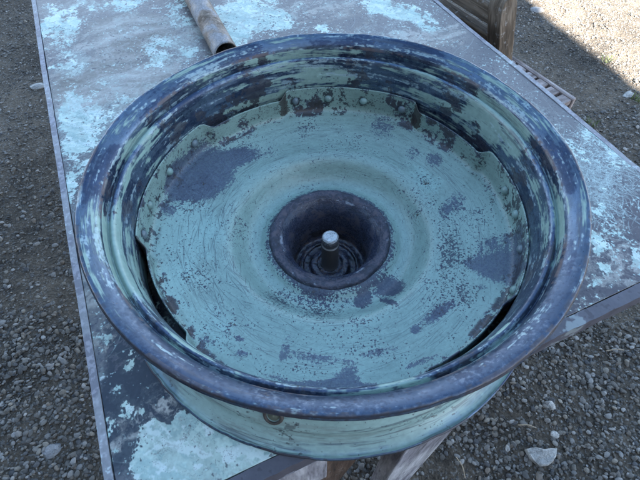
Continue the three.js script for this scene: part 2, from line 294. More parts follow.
    // dark pits in the paint
    const pit = sstep(1.7, 1.9, smp(NF, n * 3.1, m * 3.1 + 0.4) + 0.3 * smp(NA, n * 3, m * 3)); mix3(o, 0.06, 0.06, 0.08, pit * 0.8); o[4] -= 0.2 * pit;
    const cr = sstep(0.035, 0.015, Math.abs(b + 0.15 * f)) * sstep(0.4, 0.9, a) ; mix3(o, 0.08, 0.08, 0.10, cr * 0.6); o[4] -= 0.12 * cr;
  });
  const s = new THREE.Shape(); s.moveTo(N0 + 0.010, -M1 + 0.0004); s.lineTo(N1 - 0.010, -M1 + 0.0004); s.lineTo(N1 - 0.010, -M0); s.lineTo(N0 + 0.010, -M0); s.closePath();
  const hole = new THREE.Path(); hole.absarc(0, 0, 0.068, 0, Math.PI * 2, true); s.holes.push(hole);
  const g = new THREE.ExtrudeGeometry(s, { depth: 0.0292, bevelEnabled: true, bevelSize: 0.0004, bevelThickness: 0.0004, bevelSegments: 1, bevelOffset: -0.0004, curveSegments: 48 });
  g.rotateX(-Math.PI / 2); g.translate(0, TABLE_Y - 0.0296, 0);
  const p = g.attributes.position, uv = g.attributes.uv;
  for (let i = 0; i < p.count; i++) uv.setXY(i, (p.getX(i) - N0) / (N1 - N0), (p.getZ(i) - M0) / (M1 - M0));
  part('tabletop', g, mat({ ...tex, bumpScale: 0.0009 }), bench);
  const put = (name, geo, m, x, y, z, rz = 0, rx = 0) => { const o = part(name, geo, m, bench); o.position.set(x, y, z); o.rotation.set(rx, 0, rz); return o; };
  const len = M1 - M0;
  put('edge_strip', wornStrip(0.0088, 0.032, len, 'z'), M.edge, N0 + 0.00475, TABLE_Y - 0.0150, (M0 + M1) / 2);
  put('edge_strip', wornStrip(0.0088, 0.032, len, 'z', 0.4), M.edge, N1 - 0.00475, TABLE_Y - 0.0150, (M0 + M1) / 2);
  const frontM = mat({ ...rep(makeTex(512, 512, (i, j, o) => { const x = i / 512, y = j / 512, a = smp(NA, x, y), f = smp(NF, x, y), c = smp(NS, x, y); const k = 1 + 0.06 * f; o[0] = 0.085 * k; o[1] = 0.082 * k; o[2] = 0.104 * k; mix3(o, 0.22, 0.25, 0.27, sstep(1.1, 1.5, 0.8 * c + 0.3 * a + 0.3 * f)); mix3(o, 0.06, 0.055, 0.07, sstep(0.9, 1.1, -0.8 * c + 0.4 * f)); o[3] = 0.45; o[4] = 0.5 + 0.1 * c; }), 2), bumpScale: 0.0006 });
  put('front_strip', wornStrip(N1 - N0, 0.032, 0.0155, 'x', 0.2), frontM, (N0 + N1) / 2, TABLE_Y - 0.0164, M1 + 0.0084);
  put('apron', board(0.217, 0.13, 0.022, 0.002, 'y', 0.2), M.palewood, -0.2185, TABLE_Y - 0.108, M1 + 0.004);
  put('leg', board(0.094, TABLE_Y - 0.0335, 0.036, 0.004, 'y', 0.6), M.palewood, 0.061, (TABLE_Y - 0.0335) / 2 - 0.003, M1 + 0.0065);
  const bs = new THREE.Shape(); bs.moveTo(0.010, TABLE_Y - 0.033); bs.lineTo(-0.10, TABLE_Y - 0.033); bs.lineTo(-0.26, -0.003); bs.lineTo(-0.085, -0.003); bs.lineTo(0.010, 0.42); bs.closePath();
  const bg = metreUV(new THREE.ExtrudeGeometry(bs, { depth: 0.028, bevelEnabled: true, bevelSize: 0.002, bevelThickness: 0.002, bevelSegments: 1 }), 'y');
  put('brace', bg, M.rustwood, 0, 0, 0.155);
  for (const x of [-0.22, 0.36]) put('leg', board(0.09, TABLE_Y - 0.0335, 0.04, 0.004, 'y', x), M.palewood, x, (TABLE_Y - 0.0335) / 2 - 0.003, M0 + 0.12);
}

// ---------------------------------------------------------------- garden bench behind the workbench
{
  const seatY = 0.40, c1 = at(577, 98, seatY), c2 = at(517, 58, seatY), bd = c1.clone().sub(c2).normalize();     // along the bench, towards its end
  const t = thing('garden_bench', 'brown wooden garden bench with slatted seat beside the workbench', 'bench', [c1.x, 0, c1.z]);
  t.rotation.y = Math.atan2(-bd.z, bd.x);                              // local +x runs along bd to the end, local +z from the front rail towards the workbench
  const L = 1.15, D = 0.290;
  const put = (name, geo, m, x, y, z, rx = 0, ry = 0) => { const o = part(name, geo, m, t); o.position.set(x, y, z); o.rotation.set(rx, ry, 0); return o; };
  put('front_rail', board(L, 0.045, 0.014, 0.004, 'x'), M.greywood, -L / 2, seatY - 0.0225, 0.007);
  put('back_rail', board(L, 0.045, 0.03, 0.006, 'x', 0.3), M.greywood, -L / 2, seatY - 0.0225, D - 0.015);
  for (let k = 0; k < 25; k++) put('seat_slat', board(0.036, 0.018, D - 0.046, 0.003, 'z', k * 0.17), M.greywood, -0.022 - k * 0.0455, seatY - 0.0125 + (k * 7 % 3 - 1) * 0.0008, D / 2 - 0.008);
  for (const x of [-0.04, -L + 0.04]) put('leg', board(0.05, seatY - 0.042, 0.05, 0.005, 'y', x), M.brown, x, (seatY - 0.042) / 2 - 0.003, 0.03);
  const lean = 0.33;
  for (const [q, x] of [-0.030, -L + 0.05].entries()) {
    // back post with a rounded head, leaning back from the seat
    const w = 0.019, hgt = 0.425, s = new THREE.Shape(); s.moveTo(-w, -0.03); s.lineTo(w, -0.03); s.lineTo(w, hgt - 0.035); s.quadraticCurveTo(w, hgt, w - 0.019, hgt); s.quadraticCurveTo(-w, hgt, -w, hgt - 0.045); s.closePath();
    const g = new THREE.ExtrudeGeometry(s, { depth: 0.034, bevelEnabled: true, bevelSize: 0.003, bevelThickness: 0.003, bevelSegments: 2, curveSegments: 8 }); g.translate(0, 0, -0.017); g.rotateY(Math.PI / 2); metreUV(g, 'y', 1, q * 0.3);
    put('back_post', g, M.brown, x, seatY, D + 0.014, lean);
    put('leg', board(0.038, seatY - 0.022, 0.05, 0.005, 'y', x), M.brown, x, (seatY - 0.022) / 2 - 0.003, D + 0.026);
  }
  const rail = (h, ht, dp) => put('top_rail', board(L - 0.125, ht, dp, 0.006, 'x', h), M.brown, -L / 2 + 0.01, seatY + h * Math.cos(lean), D + 0.014 + h * Math.sin(lean), lean);
  rail(0.372, 0.055, 0.03); rail(0.30, 0.024, 0.024).name = 'back_rail'; rail(0.10, 0.03, 0.024).name = 'back_rail';
}

// ---------------------------------------------------------------- pipe lying on the workbench
{
  const y = TABLE_Y + 0.0240, A = at(226.5, 54, y), B = at(196.5, 0, y), d = B.clone().sub(A).normalize(), len = 0.62;
  const prof = [[0.0200, 0.4], [0.0200, 0.003], [0.0206, 0.0005], [0.0222, 0], [0.0232, 0.001], [0.0235, 0.003], [0.0236, 0.014], [0.0234, 0.016], [0.0234, len - 0.002], [0.0225, len], [0.0202, len], [0.0200, len - 0.003], [0.0200, 0.4]].map(([r, h]) => new THREE.Vector2(r, h));
  const g = new THREE.LatheGeometry(prof.reverse(), 48), p = g.attributes.position, uv = g.attributes.uv;
  for (let i = 0; i < p.count; i++) uv.setXY(i, uv.getX(i), p.getY(i) / 0.15);
  const tex = makeTex(512, 512, (i, j, o) => {
    const x = i / 512, yy = j / 512, a = smp(NA, x, yy), f = smp(NF, x, yy), c = smp(NS, x, yy), k = 1 + 0.15 * f + 0.15 * c;
    o[0] = 0.155 * k; o[1] = 0.125 * k; o[2] = 0.105 * k; mix3(o, 0.19 * k, 0.195 * k, 0.21 * k, sstep(-0.3, 0.9, a + 0.3 * c)); mix3(o, 0.075, 0.055, 0.04, sstep(0.8, 1.3, -a + 0.5 * f)); o[3] = 0.6 + 0.1 * c; o[4] = 0.5 + 0.15 * f;
  });
  const o = solo('rusty_pipe', g, mat({ ...tex, bumpScale: 0.0006, metalness: 0.2, side: THREE.DoubleSide }), 'rusty hollow steel pipe lying on the flaking workbench behind the wheel', 'pipe');
  o.position.copy(A); o.quaternion.setFromUnitVectors(new THREE.Vector3(0, 1, 0), d);
}

// ---------------------------------------------------------------- wheel
const wheel = thing('steel_wheel', 'old turquoise steel wheel with riveted disc lying on the workbench', 'wheel', [0, TABLE_Y + 0.0006, 0]);
const Y = y => y + WHEEL_W;                                          // profile heights are measured from the upper flange
// a closed ring turned from a profile [[r, y], ...]; u = angle, v = length along the profile; bend(r, y, angle) -> [r, y] moves the points
function turned(prof, seg, { bend, closed = true } = {}) {
  const pts = closed ? [...prof, prof[0]] : prof, s = [0];
  for (let k = 1; k < pts.length; k++) s.push(s[k - 1] + Math.hypot(pts[k][0] - pts[k - 1][0], pts[k][1] - pts[k - 1][1]));
  const pos = [], uv = [], idx = [], n = pts.length;
  for (let i = 0; i <= seg; i++) { const th = (i % seg) / seg * 2 * Math.PI; for (let k = 0; k < n; k++) { let [r, y] = pts[k]; if (bend) [r, y] = bend(r, y, th, k % prof.length); pos.push(r * Math.cos(th), Y(y), r * Math.sin(th)); uv.push(i / seg, s[k] / s[n - 1]); } }
  for (let i = 0; i < seg; i++) for (let k = 0; k < n - 1; k++) { const a = i * n + k, b = a + n; idx.push(a, a + 1, b, b, a + 1, b + 1); }
  const g = new THREE.BufferGeometry(); g.setAttribute('position', new THREE.Float32BufferAttribute(pos, 3)); g.setAttribute('uv', new THREE.Float32BufferAttribute(uv, 2)); g.setIndex(idx); g.computeVertexNormals();
  const nn = g.attributes.normal;                                     // one normal on both sides of the seam
  for (let k = 0; k < n; k++) { const a = k, b = seg * n + k, v = new THREE.Vector3().fromBufferAttribute(nn, a).add(new THREE.Vector3().fromBufferAttribute(nn, b)).normalize(); nn.setXYZ(a, v.x, v.y, v.z); nn.setXYZ(b, v.x, v.y, v.z); }
  if (closed) for (let i = 0; i <= seg; i++) { const a = i * n, b = a + n - 1, v = new THREE.Vector3().fromBufferAttribute(nn, a).add(new THREE.Vector3().fromBufferAttribute(nn, b)).normalize(); nn.setXYZ(a, v.x, v.y, v.z); nn.setXYZ(b, v.x, v.y, v.z); }
  g.userData.s = s; return g;
}
function curve(pts, per = 4) { const c = new THREE.CatmullRomCurve3(pts.map(([r, y]) => new THREE.Vector3(r, y, 0)), false, 'centripetal'); return c.getPoints((pts.length - 1) * per).map(v => [v.x, v.y]); }
const TEAL = [0.220, 0.318, 0.285], SLATE = [0.090, 0.108, 0.165], PITCH = [0.028, 0.028, 0.038];
{ // rim
  const half = [[0.2692, -0.0024], [0.2685, -0.0006], [0.2666, 0.0003], [0.2632, -0.0006], [0.2585, -0.0032], [0.2540, -0.0066], [0.2506, -0.0100], [0.2488, -0.0132], [0.2478, -0.0180], [0.2472, -0.0240], [0.2461, -0.0262], [0.2445, -0.0246], [0.2425, -0.0226], [0.2402, -0.0228], [0.2378, -0.0256], [0.2358, -0.0320], [0.2344, -0.0405], [0.2328, -0.0470], [0.2318, -0.0530], [0.2315, -0.0620], [0.2315, -0.0780]];
  const outer = [[0.2345, -0.0780], [0.2347, -0.0620], [0.2350, -0.0545], [0.2362, -0.0485], [0.2392, -0.0430], [0.2440, -0.0350], [0.2490, -0.0282], [0.2502, -0.0215], [0.2514, -0.0172], [0.2538, -0.0136], [0.2575, -0.0098], [0.2620, -0.0066], [0.2660, -0.0056], [0.2684, -0.0068], [0.2700, -0.0058], [0.2702, -0.0040]];
  const mir = ([r, y]) => [r, -WHEEL_W - y];
  const inn = [...half, ...half.slice(0, -1).reverse().map(mir)], out = [...outer.map(mir).reverse(), ...outer.slice(1)];
  const ci = curve(inn, 4), co = curve(out, 4), prof = [...ci, ...co], ni = ci.length;
  const bend = (r, y, th) => { const c = Math.cos(th) * 0.35, s = Math.sin(th) * 0.35, k = sstep(0.246, 0.268, r); if (r > 0.266) { const q = smp(NS, c * 1.3 + 0.1, s * 1.3 + (y < -0.07 ? 0.5 : 0)); r -= 0.0007 * sstep(0.9, 2.0, q); y -= Math.sign(y + 0.078) * 0.0006 * sstep(0.9, 2.0, -q); } return [r + k * 0.0006 * smp(NA, c + 0.2, s + y), y + k * 0.0005 * smp(NB, c + 0.6, s + y)]; };
  const g = turned(prof, 384, { bend }), s = g.userData.s, tot = s[s.length - 1], H = 1024, W = 2048;
  const row = []; for (let j = 0; j < H; j++) { const q = (j + 0.5) / H * tot; let k = 0; while (k < s.length - 2 && s[k + 1] < q) k++; const a = prof[k], b = prof[(k + 1) % prof.length], t = (q - s[k]) / (s[k + 1] - s[k]); row.push([lerp(a[0], b[0], t), lerp(a[1], b[1], t), k < ni]); }
  const tex = makeTex(W, H, (i, j, o) => {
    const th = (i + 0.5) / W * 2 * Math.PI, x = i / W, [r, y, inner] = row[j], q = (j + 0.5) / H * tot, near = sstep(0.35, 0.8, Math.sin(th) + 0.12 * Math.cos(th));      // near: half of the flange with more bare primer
    const a = smp(NA, x * 6, q * 3.8), b = smp(NB, x * 10, q * 6 + 0.3), f = smp(NF, x * 5, q * 3), lo = smp(NA, x * 2 + 0.4, q * 1.2 + 0.1), fine = smp(NF, x * 6, q * 5);
    const st = smp(NS, x, q * 8), s2 = smp(NS, x * 2 + 0.37, q * 11 + 0.2);      // long marks left by turning the tyre
    const k = 1 + 0.03 * f + 0.05 * b + 0.03 * fine;
    o[0] = TEAL[0] * k; o[1] = TEAL[1] * k; o[2] = TEAL[2] * k; o[3] = 0.36; o[4] = 0.6;
    let bare = 0, dark = 0, rust = 0, scrape = 0;
    const cs = Math.cos(th), sn = Math.sin(th);
    if (inner) {
      const lip = y > 0.0 || (r > 0.2672 && y > -0.01), flange = y > -0.0140, barrel = !flange && y > -0.11, well = y <= -0.0455 && y > -0.11;
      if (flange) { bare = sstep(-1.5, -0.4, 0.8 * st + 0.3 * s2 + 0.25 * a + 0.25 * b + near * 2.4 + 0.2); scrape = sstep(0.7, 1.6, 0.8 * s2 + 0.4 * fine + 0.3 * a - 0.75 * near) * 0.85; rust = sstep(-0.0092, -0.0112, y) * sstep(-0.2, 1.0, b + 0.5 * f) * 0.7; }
      if (lip) { bare = 1; dark = Math.max(sstep(0.0, 0.9, b + 0.5 * f) * 0.5, sstep(0.2676, 0.2685, r) * sstep(-1.2, -0.4, b + 0.4 * f) * 0.92); rust = sstep(0.5, 1.2, a + 0.5 * f) * 0.4; }
      if (barrel) { bare = sstep(-0.1, 0.5, 0.6 * lo + 0.4 * st + 0.25 * b + 0.2 * s2 + 0.08 * fine + 0.05); scrape = sstep(0.9, 1.6, 0.8 * s2 + 0.3 * b + 0.4 * fine) * 0.8; dark = sstep(1.35, 1.6, b + 0.3 * st + 0.25 * fine) * 0.9 * 0.9; }
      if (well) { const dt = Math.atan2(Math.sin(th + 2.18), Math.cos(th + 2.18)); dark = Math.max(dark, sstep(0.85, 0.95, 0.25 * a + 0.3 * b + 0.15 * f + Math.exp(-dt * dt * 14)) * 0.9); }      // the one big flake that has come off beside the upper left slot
    } else {
      mix3(o, 0.25 * k, 0.37 * k, 0.365 * k, 0.8); dark = sstep(2.4, 2.7, b + 0.5 * f) * 0.6; mix3(o, 0.15, 0.17, 0.16, 0.35 * sstep(0.6, 1.8, s2 + 0.3 * a));
      if (y < -0.1440) bare = sstep(-0.4, 1.2, 0.7 * st + 0.5 * b) * 0.55; if (y < -0.1530 || r > 0.2682) { bare = 1; rust = 0.4 * sstep(-0.2, 0.8, b); dark = sstep(-0.5, 0.4, b + 0.4 * f) * 0.85; }
    }
    const kb = 1 + 0.14 * st + 0.06 * fine + 0.10 * b + 0.08 * s2;
    const nv = sstep(0.2, 1.1, 0.6 * a + 0.5 * st + 0.3 * b + 0.2 * fine); mix3(o, lerp(0.080, 0.024, nv) * kb, lerp(0.118, 0.038, nv) * kb, lerp(0.172, 0.072, nv) * kb, bare); o[3] = lerp(o[3], 0.33 + 0.05 * f + 0.04 * s2, bare); o[4] -= 0.12 * bare; o[5] = 0.62 * bare;
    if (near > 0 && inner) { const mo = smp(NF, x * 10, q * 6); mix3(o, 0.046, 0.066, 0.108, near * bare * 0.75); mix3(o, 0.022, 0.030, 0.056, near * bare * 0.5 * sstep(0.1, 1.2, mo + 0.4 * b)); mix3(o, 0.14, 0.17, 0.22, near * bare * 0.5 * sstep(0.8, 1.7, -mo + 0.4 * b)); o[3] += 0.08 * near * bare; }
    mix3(o, 0.33, 0.44, 0.46, scrape * 0.75); o[5] *= 1 - 0.75 * scrape; mix3(o, 0.10, 0.07, 0.065, rust); o[3] = lerp(o[3], 0.6, rust); o[5] *= 1 - rust;
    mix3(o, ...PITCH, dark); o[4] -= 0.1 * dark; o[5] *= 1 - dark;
    const chip = sstep(2.1, 2.4, smp(NF, x * 9 + 0.3, q * 6) + 0.4 * b); mix3(o, ...PITCH, chip * 0.7); o[4] -= 0.2 * chip; o[5] *= 1 - chip;
    const scr = sstep(1.3, 2.0, smp(NS, x + 0.7, q * 12)); mix3(o, 0.03, 0.04, 0.065, scr * 0.55); o[5] *= 1 - 0.6 * scr;
  }, { metal: true });
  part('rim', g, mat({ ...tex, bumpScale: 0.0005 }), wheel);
}
const RAD = Math.PI / 180, LOBES = [[-107, -55], [-23.5, 36], [68.5, 131], [166, 221]];
const slotAt = th => {                                               // 1 in the cut-outs, 0 where the disc is riveted on
  let d = th / RAD; let f = 1;
  for (const [a, b] of LOBES) for (const t of [-360, 0, 360]) { const e = d + t; f = Math.min(f, 1 - sstep(a - 2.2, a + 2.2, e) * sstep(b + 2.2, b - 2.2, e)); }
  return d > 30 && d < 80 ? f * 0.72 : f;
};
{ // disc
  const base = curve([[0.0785, -0.1325], [0.0850, -0.1350], [0.0920, -0.1400], [0.0990, -0.1418], [0.1060, -0.1405], [0.1130, -0.1355], [0.1190, -0.1285], [0.1250, -0.1202], [0.1320, -0.1146], [0.1410, -0.1124], [0.1540, -0.1132], [0.1720, -0.1130], [0.190, -0.1098], [0.208, -0.1070], [0.2165, -0.1052], [0.2225, -0.1040], [0.2265, -0.1012], [0.2284, -0.0965], [0.2287, -0.0910], [0.2288, -0.0840], [0.2288, -0.0740], [0.2288, -0.0650]], 3);
  const nTop = base.length, edge = [[0.2290, -0.0642], [0.2296, -0.0636], [0.2304, -0.0636], [0.2310, -0.0645]];
  const back = [...base].reverse().map(([r, y], k, A) => { const p = A[Math.max(0, k - 1)], q = A[Math.min(A.length - 1, k + 1)], dx = q[0] - p[0], dy = q[1] - p[1], l = Math.hypot(dx, dy); return [r - dy / l * -0.0024 * -1, y + dx / l * 0.0024]; });
  const prof = [...base, ...edge, ...back];
  const bend = (r, y, th) => {
    const f = slotAt(th), c = Math.cos(th), s = Math.sin(th);
    if (r > 0.19) r = 0.19 + (r - 0.19) * lerp(1, 0.0305 / 0.0388, f);
    if (y > -0.095 && r > 0.2) y = -0.095 + (y + 0.095) * lerp(1, 0.70, f);
    y += 0.0005 * smp(NA, r * c * 1.3, r * s * 1.3) * sstep(0.1, 0.16, r);
    return [r, y];
  };
  const g = turned(prof, 480, { bend }), S = g.userData.s, n = prof.length + 1, uv = g.attributes.uv, R0 = 0.0785, EXTD = 0.285;
  for (let i = 0; i <= 480; i++) for (let k = 0; k < n; k++) { const q = k < nTop + edge.length ? R0 + S[k] : R0 + (S[n - 1] - S[k]), th = i / 480 * 2 * Math.PI; uv.setXY(i * n + k, 0.5 + 0.5 * q * Math.cos(th) / EXTD, 0.5 + 0.5 * q * Math.sin(th) / EXTD); }
  const toS2 = r => { let k = 0; while (k < nTop - 2 && base[k + 1][0] < r) k++; return R0 + S[k] + (r - base[k][0]); };
  const toDisc = (u, v) => { let p = at(u, v, TOP_Y - 0.112), r = Math.hypot(p.x, p.z); if (r < 0.135) { p = at(u, v, TOP_Y - 0.131); r = Math.hypot(p.x, p.z); } const k = r < 0.03 ? 1 : toS2(r) / r; return [p.x * k, p.z * k]; };
  const E = EXTD, F = l => field(l, toDisc, -E, E, -E, E);
  const slate = F([[203, 176, 32, 22, 1.3, -25], [240, 157, 20, 8, 0.9, -12], [178, 188, 13, 14, 0.9], [168, 212, 8, 8, 0.75], [382, 130, 12, 13, 0.5], [412, 154, 8, 6, 0.5], [434, 161, 9, 7, 0.75], [456, 201, 11, 10, 0.55], [444, 212, 6, 8, 0.55], [511, 252, 9, 14, 0.8], [506, 268, 12, 9, 0.85], [510, 283, 9, 10, 0.85], [480, 289, 6, 5, 0.6], [415, 330, 5, 4, 0.9], [440, 312, 24, 6, 0.7, -35], [345, 382, 15, 9, 0.95], [350, 367, 9, 9, 0.65], [380, 352, 22, 4, 0.55, -12], [422, 366, 18, 5, 0.6, -20], [285, 350, 5, 14, 0.65, 20], [300, 356, 20, 5, 0.5], [325, 361, 20, 5, 0.5], [318, 388, 34, 6, 1.0], [280, 381, 18, 4, 0.6, 12], [240, 340, 5, 4, 0.6], [242, 355, 9, 3, 0.6], [205, 345, 10, 7, 0.6], [365, 390, 26, 5, 0.8], [300, 130, 12, 6, 0.25], [272, 150, 8, 8, 0.3]]);
  const grime = F([[394, 286, 11, 11, 1.3], [364, 297, 8, 9, 1.0], [387, 304, 10, 5, 1.0], [375, 285, 14, 8, 0.7], [340, 298, 24, 5, 0.5], [310, 292, 14, 6, 0.5]]);
  const speck = F([[300, 304, 36, 15, 0.9], [335, 312, 26, 12, 0.7], [275, 298, 14, 10, 0.8], [455, 270, 20, 36, 1.0, 15], [448, 240, 13, 25, 0.85], [437, 213, 10, 14, 0.6], [470, 300, 16, 14, 0.75], [185, 258, 30, 26, 0.5], [205, 282, 20, 16, 0.75], [372, 345, 26, 10, 0.65], [382, 366, 22, 9, 0.5], [310, 371, 20, 8, 0.7], [200, 342, 16, 10, 0.8], [280, 370, 20, 8, 0.5], [320, 335, 34, 10, 0.3], [430, 190, 12, 20, 0.5], [410, 170, 20, 10, 0.35], [490, 230, 12, 40, 0.35], [300, 145, 30, 14, 0.25], [390, 300, 12, 12, 0.6]]);
  const pale = F([[190, 232, 30, 40, 0.9], [200, 330, 30, 30, 0.5], [425, 178, 24, 10, 0.7, 35], [165, 270, 20, 40, 0.6]]);
  const RIVD = [-102.5, -89.8, -76.1, -60.9, -8.8, 1.5, 14.5, 29.7, 76, 91, 106, 122, 172.5, 183.8, 199.5, 214.3], sTop = R0 + S[nTop - 1], sRiv = sTop - (0.0845 - 0.0650), RIV = RIVD.map(d => [sRiv * Math.cos(d * RAD), sRiv * Math.sin(d * RAD)]);
  const W = 2048, sm = new Float32Array(W * W);                        // scratches that follow the turning of the wheel
  const arc = (r, t0, dt, dr, w, amp) => { const n = Math.ceil(Math.abs(dt) * r / (2 * E) * W * 1.5) + 2; for (let k = 0; k <= n; k++) { const t = t0 + dt * k / n, q = r + dr * k / n, x = (0.5 + 0.5 * q * Math.cos(t) / E) * W, y = (0.5 + 0.5 * q * Math.sin(t) / E) * W, e = amp * Math.sin(Math.PI * (k + 0.5) / (n + 1)) * (0.6 + 0.4 * hash(k >> 2, 7, 3)); const R = Math.ceil(w); for (let b = -R; b <= R; b++) for (let a = -R; a <= R; a++) { const i = Math.round(x) + a, j = Math.round(y) + b; if (i < 0 || j < 0 || i >= W || j >= W) continue; const d = Math.hypot(i - x, j - y), val = e * clamp(w + 0.5 - d); if (val > sm[j * W + i]) sm[j * W + i] = val; } } };
  for (let k = 0; k < 700; k++) { const r = Math.sqrt(rr(0.09 ** 2, 0.222 ** 2)); arc(r, rr(0, 6.28), rr(0.03, 0.22) * (rnd() < 0.5 ? 1 : -1), rr(-0.008, 0.008), rr(0.6, 1.3), rr(0.3, 0.9)); }
  for (let k = 0; k < 1500; k++) { const r = Math.sqrt(rr(0.1 ** 2, 0.222 ** 2)); arc(r, rr(0, 6.28), rr(0.004, 0.02), rr(-0.003, 0.003), rr(0.6, 1.6), rr(0.3, 0.9)); }
  for (let k = 0; k < 120; k++) arc(rr(0.135, 0.205), rr(2.0, 3.5), rr(0.06, 0.3), rr(-0.014, 0.014), rr(0.8, 1.9), rr(0.6, 1));       // the left side is scored most
  for (let k = 0; k < 40; k++) arc(rr(0.15, 0.21), rr(4.2, 5.6), rr(0.1, 0.5), rr(-0.004, 0.004), rr(0.6, 1.0), rr(0.3, 0.8));
  for (let k = 0; k < 60; k++) { const r0 = rr(0.14, 0.21), t0 = rr(0, 6.28), n = 3 + Math.floor(rnd() * 6), dt = rr(0.08, 0.3); for (let q = 0; q < n; q++) arc(r0 + rr(-0.006, 0.006), t0 + rr(-0.05, 0.05), dt * rr(0.6, 1.2), rr(-0.003, 0.003), rr(0.6, 1.3), rr(0.4, 1)); }     // bundles of score marks
  for (let k = 0; k < 40; k++) arc(rr(0.15, 0.2), rr(0.5, 1.9), rr(0.1, 0.5), rr(-0.006, 0.006), rr(0.6, 1.2), rr(0.3, 0.9));
  const tex = makeTex(W, W, (i, j, o) => {
    const x = ((i + 0.5) / W - 0.5) * 2 * E, z = ((j + 0.5) / W - 0.5) * 2 * E, q = Math.hypot(x, z);
    if (q < 0.07) { o[0] = o[1] = o[2] = 0.05; o[3] = 0.5; o[4] = 0.5; return; }
    const th = Math.atan2(z, x), a = smp(NA, x * 2.2, z * 2.2), b = smp(NB, x * 6, z * 6), f = smp(NF, x * 8, z * 8), h = smp(NF, x * 5.3 + 0.3, z * 5.3), c = smp(NS, x * 5, z * 5), ring = smp(NS, th * 3 / Math.PI, q * 22);
    const k = 1 + 0.035 * a + 0.03 * b + 0.03 * f + 0.04 * ring;
    o[0] = TEAL[0] * k; o[1] = TEAL[1] * k; o[2] = TEAL[2] * k; o[3] = 0.34 + 0.03 * ring; o[4] = 0.6;
    const pl = sstep(0.2, 0.9, pale(x, z) + 0.15 * b + 0.06 * f); mix3(o, 0.245 * k, 0.375 * k, 0.345 * k, pl * 0.75);
    const sl = slate(x, z), wall = sstep(0.2290, 0.2335, q);
    const f2 = smp(NF, x * 11 + 0.4, z * 11), h2 = smp(NF, x * 7.7, z * 7.7 + 0.2); let w = sstep(0.36, 0.66, sl * 1.02 + 0.05 * b + 0.12 * f2 + 0.10 * h2 + 0.03 * c + 0.11 * ring); w = Math.max(w, wall * sstep(0.75, 0.95, 0.7 * b + 0.5 * c + 0.2 * f));
    const kw = 1 + 0.06 * f + 0.06 * b; mix3(o, 0.066 * kw, 0.084 * kw, 0.124 * kw, w * (0.86 + 0.14 * sstep(0.6, -0.8, f2 + 0.5 * h2))); mix3(o, 0.045, 0.055, 0.085, w * 0.6 * sstep(0.4, 1.4, b + 0.5 * h2)); o[3] = lerp(o[3], 0.4, w); o[4] -= 0.2 * w;
    const sp = speck(x, z), s1 = sstep(0, 0.16, sp * 1.0 + 0.36 * f2 + 0.42 * h2 + 0.12 * ring + 0.06 * c - 1.36), s2 = sstep(2.5, 2.8, h + 0.5 * f2 + 0.3 * b);
    mix3(o, 0.028, 0.034, 0.055, Math.max(s1 * 0.92, s2 * 0.75)); o[4] -= 0.22 * Math.max(s1, s2);
    const gr = sstep(0.42, 0.56, grime(x, z) + sstep(0.0945, 0.080, q) * 0.8 + 0.12 * b + 0.16 * f2 + 0.16 * h2 + 0.05 * c); mix3(o, 0.040 + 0.01 * f, 0.045 + 0.01 * f, 0.078 + 0.01 * f, gr * 0.92); o[3] = lerp(o[3], 0.42, gr); o[4] -= 0.12 * gr;
    const e = sm[j * W + i]; mix3(o, 0.03, 0.038, 0.06, e * 0.85); o[4] -= 0.15 * e;
    if (wall > 0) { const pk = wall * Math.max(sstep(0.85, 1.0, 0.6 * a + 0.6 * c + 0.3 * h), 0.8 * sstep(0.9, 1.2, 0.7 * f + 0.5 * c + 0.4 * h));  mix3(o, ...PITCH, pk * 0.9); const rs = wall * sstep(0.9, 1.2, 0.8 * b + 0.4 * c - 0.2); mix3(o, 0.05, 0.042, 0.038, rs * 0.6); }
        for (const [rx, rz] of RIV) { const d = Math.hypot(x - rx, z - rz); if (d < 0.011) { const e = sstep(0.0098, 0.0066, d + 0.0016 * h + 0.0008 * f); mix3(o, ...PITCH, e * 0.85); } }  // dark ring about each rivet: its shade painted into the colour
    const top = sstep(sTop - 0.0016, sTop, q); mix3(o, 0.05, 0.06, 0.085, top * 0.8 * sstep(-0.1, 0.6, b + 0.6 * f)); for (const e of [-107.5, -54, 166]) { const d = Math.atan2(Math.sin(th - e * RAD), Math.cos(th - e * RAD)) * 0.23, g2 = sstep(0.24, 0.245, q) * Math.exp(-d * d / 0.00009); mix3(o, 0.035, 0.026, 0.022, 0.9 * sstep(0.35, 0.6, g2 + 0.12 * b + 0.1 * f)); }  // top: shade of the gap to the rim, painted along the flange edge
  });
  part('disc', g, mat({ ...tex, bumpScale: 0.0009 }), wheel);
  // rivets
  const rg = new THREE.LatheGeometry(curve([[0, 0.0046], [0.002, 0.0043], [0.0042, 0.0029], [0.0056, 0.0006], [0.0058, -0.001]], 3).map(([r, y]) => new THREE.Vector2(Math.max(r, 0), y)), 16);
  const rm = [mat({ color: lin(0.17, 0.25, 0.23), roughness: 0.32 }), mat({ color: lin(0.12, 0.16, 0.18), roughness: 0.28 }), mat({ color: lin(0.20, 0.30, 0.28), roughness: 0.34 })];
  RIVD.forEach((d, k) => {
    const th = d * RAD, o = part('rivet', rg, rm[(k * 5 + 1) % 3], wheel); o.position.set(0.2284 * Math.cos(th), Y(-0.0845 + 0.0012 * Math.sin(k * 3)), 0.2284 * Math.sin(th));
    o.quaternion.setFromUnitVectors(new THREE.Vector3(0, 1, 0), new THREE.Vector3(-Math.cos(th) + rr(-0.12, 0.12), rr(-0.08, 0.15), -Math.sin(th) + rr(-0.12, 0.12)).normalize()); o.scale.set(rr(0.88, 1.1), rr(0.8, 1.1), rr(0.88, 1.1));
  });
}
